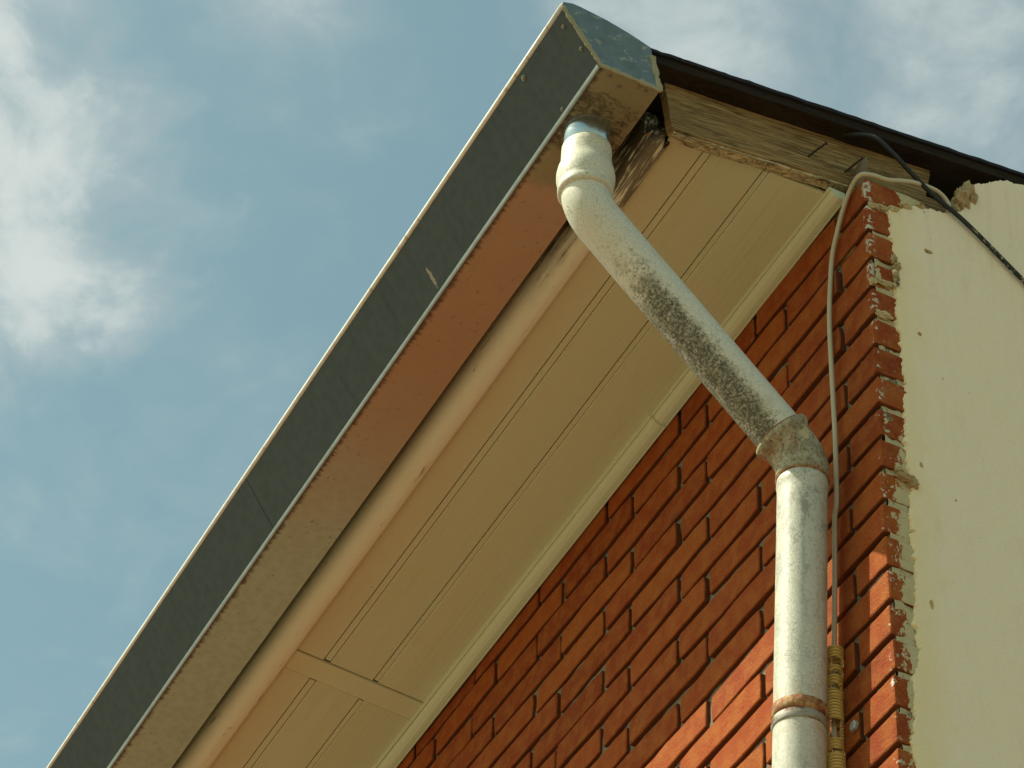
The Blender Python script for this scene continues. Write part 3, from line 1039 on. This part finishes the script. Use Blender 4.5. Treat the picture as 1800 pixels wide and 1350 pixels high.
# ------------------------------------------------------------------ fascia and its rounded moulding
fas = empty("fascia", (-2.5, -.36, 5.6), "cream rounded fascia moulding between gutter and soffit, mouldy at its end", "fascia")
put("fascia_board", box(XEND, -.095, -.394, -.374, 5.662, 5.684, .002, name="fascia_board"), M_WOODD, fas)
prof = [(-.3180, 5.606)]
for i in range(17):
    a = math.radians(-70 - 115 * i / 16)
    prof.append((-.3320 + .0385 * math.cos(a), 5.6300 + .0385 * math.sin(a)))
prof += [(-.3705, 5.660), (-.3185, 5.660)]
xs_ = [-.100, -.104, -.11, -.12, -.14, -.17, -.2, -.25] + [-.3 - .1 * i for i in range(88)]


def mould_warp(p):
    if p.x > -.112:
        k = (p.x + .112) / .012
        p.x += k * (.022 * mn.noise(Vector((p.y * 170, p.z * 60, 2))) - .006)
    p.z += .0008 * mn.noise(Vector((p.x * 6, p.y * 40, 0)))
    return p


put("moulding", prism(prof, xs_, warp=mould_warp, name="moulding"), M_MOULD, fas, True)

# ------------------------------------------------------------------ soffit
sof = empty("soffit", (-2.5, -.17, 5.6), "beige boarded soffit under the eave with a cross joint strip", "soffit")


def sz(p):
    """the wall side of the soffit hangs a little lower towards the far end"""
    p = p.copy()
    p.z += -.016 * min(abs(p.x), 3.0) * max(0.0, 1 + p.y / .32)
    return p


runs = [(-.078, -1.628), (-1.692, -3.42), (-3.484, XEND)]
lanes = [(-.319, -.2585), (-.2445, -.1495), (-.1390, -.030)]
for a, b_ in runs:
    for y0, y1 in lanes:
        put("soffit_board", box(b_, a, y0 + .0007, y1 - .0007, 5.600, 5.609, .0012, 2, 24, sz, "soffit_board"), M_SOFFIT, sof)
    for y0, y1, ga, gb in ((-.2585, -.2445, .0013, .0009), (-.1495, -.1390, .0013, .0002)):
        put("groove_strip", box(b_ + .004, a - .004, y0 + ga, y1 - gb, 5.6007, 5.607, .0006, 2, 24, sz, "groove_strip"), M_STRIP, sof)
        put("groove_bed", box(b_, a, y0 - .001, y1 + .001, 5.6075, 5.610, 0, 1, 24, sz, "groove_bed"), M_GROOVE, sof)
for a, b_ in ((-1.631, -1.689), (-3.423, -3.481)):
    put("joint_strip", box(b_, a, -.3185, -.031, 5.5972, 5.606, .0016, 2, 1, sz, "joint_strip"), M_STRIP, sof)
put("groove_bed", box(XEND, -.08, -.319, -.004, 5.6112, 5.616, 0, 1, 24, sz, "soffit_backing"), M_GROOVE, sof)
# quarter-round edge trim along the wall, two lengths lapped at a crooked joint
tp = [(-.0335, 5.6035), (-.0335, 5.5985), (-.0305, 5.5972), (-.0290, 5.5995), (-.0275, 5.5958), (-.022, 5.5900), (-.014, 5.5865), (-.0075, 5.5860), (-.0060, 5.5885), (-.0045, 5.5885), (-.0040, 5.5845), (-.0015, 5.5845), (-.0015, 5.6035)]


def trim_warp(off):
    def w(p):
        p = sz(p)
        if p.z < 5.602 - .016 * min(abs(p.x), 3):
            p.z -= off
        p.y -= off * .6
        return p
    return w


put("edge_trim", prism(tp, [-.062 - i * (.690 - .062) / 8 for i in range(9)], warp=trim_warp(0), name="edge_trim"), M_TRIM, sof)
put("edge_trim", prism(tp, [-.6865, -.692] + [-.75 - i * .25 for i in range(34)], warp=trim_warp(.0032), name="edge_trim"), M_TRIM, sof)

# ------------------------------------------------------------------ gutter
gut = empty("gutter", (-2.5, -.49, 5.58), "long grey galvanised box gutter with closed end and sunlit lip", "gutter")
A_, B_, C_, D_ = (-.5765, 5.6860), (-.5040, 5.5824), (-.3950, 5.5818), (-.4131, 5.6791)
GX = 0.0
segs = [(GX, -1.322), (-1.310, -2.40), (-2.388, XEND)]


def off2(p, q, t):
    d_ = Vector((q[0] - p[0], q[1] - p[1])).normalized()
    return Vector((-d_.y * t, d_.x * t))


for i, (a, b_) in enumerate(segs):
    e = .0009 * (i % 2)
    s_ = off2(A_, B_, -e)
    fr = [(A_[0] + s_.x, A_[1] + s_.y), (B_[0] + s_.x - .001, B_[1] + s_.y + .0015)]
    xs_ = [a - (a - b_) * q / 24 for q in range(25)]

    def dent(p):
        p.y += .0010 * mn.noise(Vector((p.x * 3, p.z * 12, 4)))
        return p
    put("front_sheet", prism(thick(fr, .0012), xs_, warp=dent, name="front_sheet"), M_FRONT, gut)
    bt = [(B_[0] + .0016, B_[1] - e * .4), (C_[0], C_[1] - e * .4), (D_[0], D_[1])]

    def sag(p):
        if p.z < 5.59:
            p.z += .0010 * mn.noise(Vector((p.x * 3.4, p.y * 15, 9)))
        return p
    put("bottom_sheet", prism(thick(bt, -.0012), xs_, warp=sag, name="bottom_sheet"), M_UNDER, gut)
gx = [.0012] + [-.2 * q for q in range(1, 25)] + [XEND]
# rolled lip along the top front
lp = [(-.5768 + .0055 * math.cos(q * math.pi / 6), 5.6925 + .0062 * math.sin(q * math.pi / 6)) for q in range(12)]
put("rolled_lip", prism(lp, gx, warp=lambda p: Vector((p.x, p.y, p.z + .0012 * mn.noise(Vector((p.x * 9, 1, 2))))), name="rolled_lip"), M_LIP, gut, True)
# bright folded bead along the bottom front edge
bp_ = [(-.5082, 5.5872), (-.5098, 5.5850), (-.5072, 5.5812), (-.5050, 5.5794), (-.5028, 5.5802), (-.5028, 5.5818), (-.5048, 5.5845)]
put("folded_bead", prism(bp_, [-.0015] + gx[1:], name="folded_bead"), M_BEAD, gut)
# end cap with rim of sealant
cap = [(-.5800, 5.6900), (-.5770, 5.7015), (-.5600, 5.7075), (-.5453, 5.7076), (-.4950, 5.7020), (-.4500, 5.6920), (-.4131, 5.6800), (-.3940, 5.5815), (-.5045, 5.5820)]
co = put("end_cap", prism(cap, [GX + .0003, GX + .0022], name="end_cap"), M_CAP, gut)
rim = [(-.5770, 5.6900)] + [(A_[0] + (B_[0] - A_[0]) * t, A_[1] + (B_[1] - A_[1]) * t) for t in (.1, .2, .3, .4, .5, .6, .7, .8, .9)] + [B_] + \
      [(B_[0] + (C_[0] - B_[0]) * t, B_[1]) for t in (.12, .25, .37, .5, .62, .75, .87)] + [(C_[0], C_[1])] + [(C_[0] + (D_[0] - C_[0]) * t, C_[1] + (D_[1] - C_[1]) * t) for t in (.2, .4, .6, .8)]
pts = spline([(GX + .0022, y, z) for y, z in rim], 6)
me = sweep(pts, [.0052 + .0030 * mn.noise(p * 60) + .0020 * mn.noise(p * 170) for p in pts], 10, name="sealant_bead")
for v in me.vertices:
    v.co.x = GX + .0022 + (v.co.x - GX - .0022) * .30
put("sealant_bead", me, M_SEAL, co, True)


def disc(center, nrm, r, h, name):
    n_ = Vector(nrm).normalized()
    c0 = Vector(center)
    return sweep([c0 - n_ * .001, c0 + n_ * h * .35, c0 + n_ * h * .4, c0 + n_ * h, c0 + n_ * h * 1.05], [r, r, r * .62, r * .55, r * .25], 14, name=name)


fn = (0, -.82, -.57)
for (x_, t, r) in ((-.020, .17, .0042), (-.014, .60, .0042), (-.155, .10, .0055), (-.120, .90, .0040)):
    p = (x_, A_[0] + (B_[0] - A_[0]) * t, A_[1] + (B_[1] - A_[1]) * t)
    put("screw", disc(p, fn, r, .003, "screw"), M_SCREW, co if x_ > -.1 else gut)
for (x_, y_) in ((-.0105, -.4809), (-.0234, -.4571), (-.0098, -.4143)):
    put("screw", disc((x_, y_, 5.5820), (0, 0, -1), .0044, .003, "screw"), M_SCREW, co)
OX, OY = -.136, -.456
put("outlet", sweep([(OX, OY, 5.584), (OX, OY, 5.5795), (OX, OY, 5.5765), (OX, OY, 5.572), (OX, OY, 5.50)], [.0425, .0412, .0398, .0392, .0388], 48, name="outlet"), M_SPIGOT, gut, True)

# ------------------------------------------------------------------ downpipe
dp = empty("downpipe", (-.19, -.045, 4.4), "cracked cream painted downpipe bending from the gutter to the brick wall", "downpipe")
E1 = Vector((OX, OY, 5.400))
E2 = Vector((-.1150, -.070, 4.993))
V0 = Vector((-.1184, -.070, 4.9244))
VA = Vector((-.1227, -.070, 4.8335))
VB = Vector((-.1497, -.070, 4.4173))


def bend(a, c_, b_, r, n=10):
    """rounded corner at c_ between a and b_"""
    da, db = (a - c_).normalized(), (b_ - c_).normalized()
    p0, p1 = c_ + da * r, c_ + db * r
    return [((1 - t) ** 2) * p0 + 2 * t * (1 - t) * c_ + t * t * p1 for t in [i / n for i in range(n + 1)]]


R = .0405
zz = [q - .012 for q in (5.548, 5.546, 5.535, 5.515, 5.506, 5.496, 5.482, 5.470, 5.458, 5.452, 5.446, 5.438, 5.434)]
rr_ = [.0398, .0418, .0420, .0421, .0424, .0464, .0486, .0485, .0460, .0444, .0460, .0456, .0420]
put("upper_socket", sweep([(OX, OY, z) for z in zz], rr_, 56, wob=.006, name="upper_socket"), M_PIPE_T, dp, True)
dd = (E2 - E1).normalized()
bd = bend(Vector((OX, OY, 5.6)), E1, E2, .040, 12)
path = [Vector((OX, OY, 5.447))] + bd
Ld = (E2 - E1).length
s0 = .040
k = 36
for i in range(1, k + 1):
    path.append(E1 + dd * (s0 + (Ld - s0 - .035) * i / k))
put("diagonal_pipe", sweep(path, R, 56, wob=.006, name="diagonal_pipe"), M_PIPE_D, dp, True)
# lower elbow with flared bead
el_path, el_r = [], []
for s_, r in ((.060, .0405), (.0590, .0440), (.057, .0482), (.052, .0498), (.046, .0478), (.041, .0440), (.036, .0425)):
    el_path.append(E2 - dd * s_)
    el_r.append(r)
dn = (VB - VA).normalized()
be = bend(E1, E2, E2 + dn * .2, .030, 12)
for p in be:
    el_path.append(p)
    el_r.append(.0422)
tail = be[-1]
for s_, r in ((.004, .0424), (.010, .0426), (.0115, .0408)):
    el_path.append(tail + dn * s_)
    el_r.append(r)
put("lower_elbow", sweep(el_path, el_r, 56, wob=.028, name="lower_elbow"), M_PIPE_E, dp, True)
vp = [tail + dn * .006, tail + dn * .022, tail + dn * .026, tail + dn * .030]
vr = [.0400, .0404, .0412, .0398]
vlen = 4.98
for i in range(1, 60):
    q = tail + dn * (.03 + i * .012)
    vp.append(q)
    vr.append(.0395)
dn2 = Vector((VB.x - VA.x, 0, VB.z - VA.z)).normalized()
last = vp[-1]
vp.append(Vector((last.x - .02, -.07, 3.6)))
vr.append(.0395)
vp.append(Vector((last.x - .02, -.07, .02)))
vr.append(.0395)
put("vertical_pipe", sweep(vp, vr, 56, wob=.006, name="vertical_pipe"), M_PIPE_V, dp, True)
# rust lines at the two ends of the elbow
for p, t, r in ((E2 - dd * .0605, dd, .0410), (tail + dn * .0125, dn, .0412)):
    put("rust_ring", sweep([p - t * .0016, p, p + t * .0016], [r, r + .0010, r], 48, wob=.02, name="rust_ring"), M_RUST, dp, True)


def on_pipe(z):
    return tail + dn * ((z - tail.z) / dn.z)


cz = 4.505
bp0 = on_pipe(cz)
ax = (VB - VA).normalized()
cl = put("pipe_clamp", sweep([bp0 - ax * .014, bp0 - ax * .013, bp0 + ax * .006, bp0 + ax * .007], [.0402, .0418, .0418, .0402], 56, wob=.006, name="pipe_clamp"), M_RUST, dp, True)
tor = []
rad = []
for i in range(9):
    a = math.pi * i / 8
    tor.append(bp0 + ax * (.0165 - .0085 * math.cos(a)))
    rad.append(.0402 + .0020 * math.sin(a))
o = put("clamp_ring", sweep(tor, rad, 56, wob=.006, name="clamp_ring"), M_CLAMP, cl, True)
put("clamp_bolt", sweep([(-.1015, .016, 4.484), (-.1015, -.003, 4.484), (-.1015, -.0032, 4.484), (-.1015, -.0085, 4.484), (-.1015, -.0095, 4.484)], [.004, .004, .0090, .0090, .0070], 6, name="clamp_bolt"), M_BOLT, cl)

# ------------------------------------------------------------------ cables and conduit
wc = [(-.1445, -.010, 4.20), (-.1503, -.012, 4.4397), (-.1489, -.012, 4.5969), (-.1445, -.010, 4.6707), (-.1350, -.010, 4.800), (-.1292, -.010, 4.9002), (-.1206, -.011, 4.9292), (-.1178, -.011, 4.9751), (-.1160, -.010, 5.07), (-.1154, -.010, 5.1596), (-.1150, -.010, 5.25), (-.1137, -.010, 5.341), (-.1060, -.010, 5.42),
      (-.0967, -.010, 5.4755), (-.0817, -.010, 5.5104), (-.0611, -.010, 5.5472), (-.0317, -.010, 5.5788), (-.004, -.008, 5.588), (.006, .010, 5.588), (.009, .0374, 5.5885), (.010, .065, 5.600), (.010, .0949, 5.6104), (.010, .1347, 5.6132), (.008, .1566, 5.6006), (.004, .1625, 5.585), (-.012, .164, 5.570)]
wc = [(x_ + (.0055 if z_ < 5.0 else .0055 * max(0.0, (5.3 - z_) / .3)), y_, z_) for x_, y_, z_ in wc]
o = link("thin_cable", sweep(spline(wc, 6), .0041, 12, name="thin_cable"), M_WCABLE, None, True)
o['label'] = "thin cream cable running up the brick corner and over the top brick"
o['category'] = "cable"
bc = [(-.050, -.030, 5.728), (-.034, -.012, 5.720), (-.014, .006, 5.709), (.004, .0240, 5.692), (.012, .0512, 5.6599), (.012, .0836, 5.6311), (.0115, .1268, 5.597), (.0105, .1923, 5.5606), (.0100, .2991, 5.4761), (.0100, .46, 5.35), (.010, .70, 5.20)]
o = link("thick_cable", sweep(spline(bc, 8), .0042, 14, name="thick_cable"), M_BCABLE, None, True)
o['label'] = "black cable hanging from under the roof across the cream plaster"
o['category'] = "cable"

con = empty("corrugated_conduit", (-.141, -.014, 4.3), "broken yellow corrugated conduit sleeve beside the downpipe", "conduit")


def cpos(z):
    t = (4.645 - z) / .213
    return Vector((-.1270 - .010 * min(1, max(0, t) * 2.2), -.0165, z))


def corr(z1, z0, arc, seed, name):
    pts, rs = [], []
    z = z1
    i = 0
    while z > z0:
        pts.append(cpos(z))
        ph = (z * 1000 / 5.8) % 1.0
        rs.append(.0094 + .0040 * max(0.0, math.sin(ph * 2 * math.pi)) ** .6)
        z -= .00046
        i += 1
    me = sweep(pts, rs, 26, False, 0, arc, name)
    bm = bmesh.new()
    bm.from_mesh(me)
    # ragged broken ends
    for v in bm.verts:
        for ze, sg in ((z1, 1), (z0, -1)):
            if abs(v.co.z - ze) < .0016:
                v.co.z += sg * .0030 * mn.noise(Vector((v.co.x * 210, v.co.y * 210, seed)))
    g_ = bmesh.ops.solidify(bm, geom=list(bm.faces), thickness=.0011)
    bm.to_mesh(me)
    bm.free()
    return fixn(me)


secs = [(4.645, 4.622), (4.611, 4.599), (4.590, 4.575), (4.566, 4.511), (4.476, 4.454), (4.449, 4.20)]
FULL = (-2.9, 2.9)
for i, (a, b_) in enumerate(secs):
    put("sleeve_section", corr(a, b_, (-3.05 + .2 * (i % 3), 3.0), i, "sleeve_section"), M_CONDUIT, con, True)
gaps = [(4.622, 4.611), (4.599, 4.590), (4.575, 4.566), (4.511, 4.476), (4.454, 4.449)]
for i, (a, b_) in enumerate(gaps):
    for s_ in ((-1.55, -.62), (1.85, 2.8)):
        w_ = .15 * mn.noise(Vector((i * 3.3, s_[0], 0)))
        put("sleeve_bridge", corr(a + .001, b_ - .001, (s_[0] + w_, s_[1] + w_), i + 20, "sleeve_bridge"), M_CONDUIT, con, True)
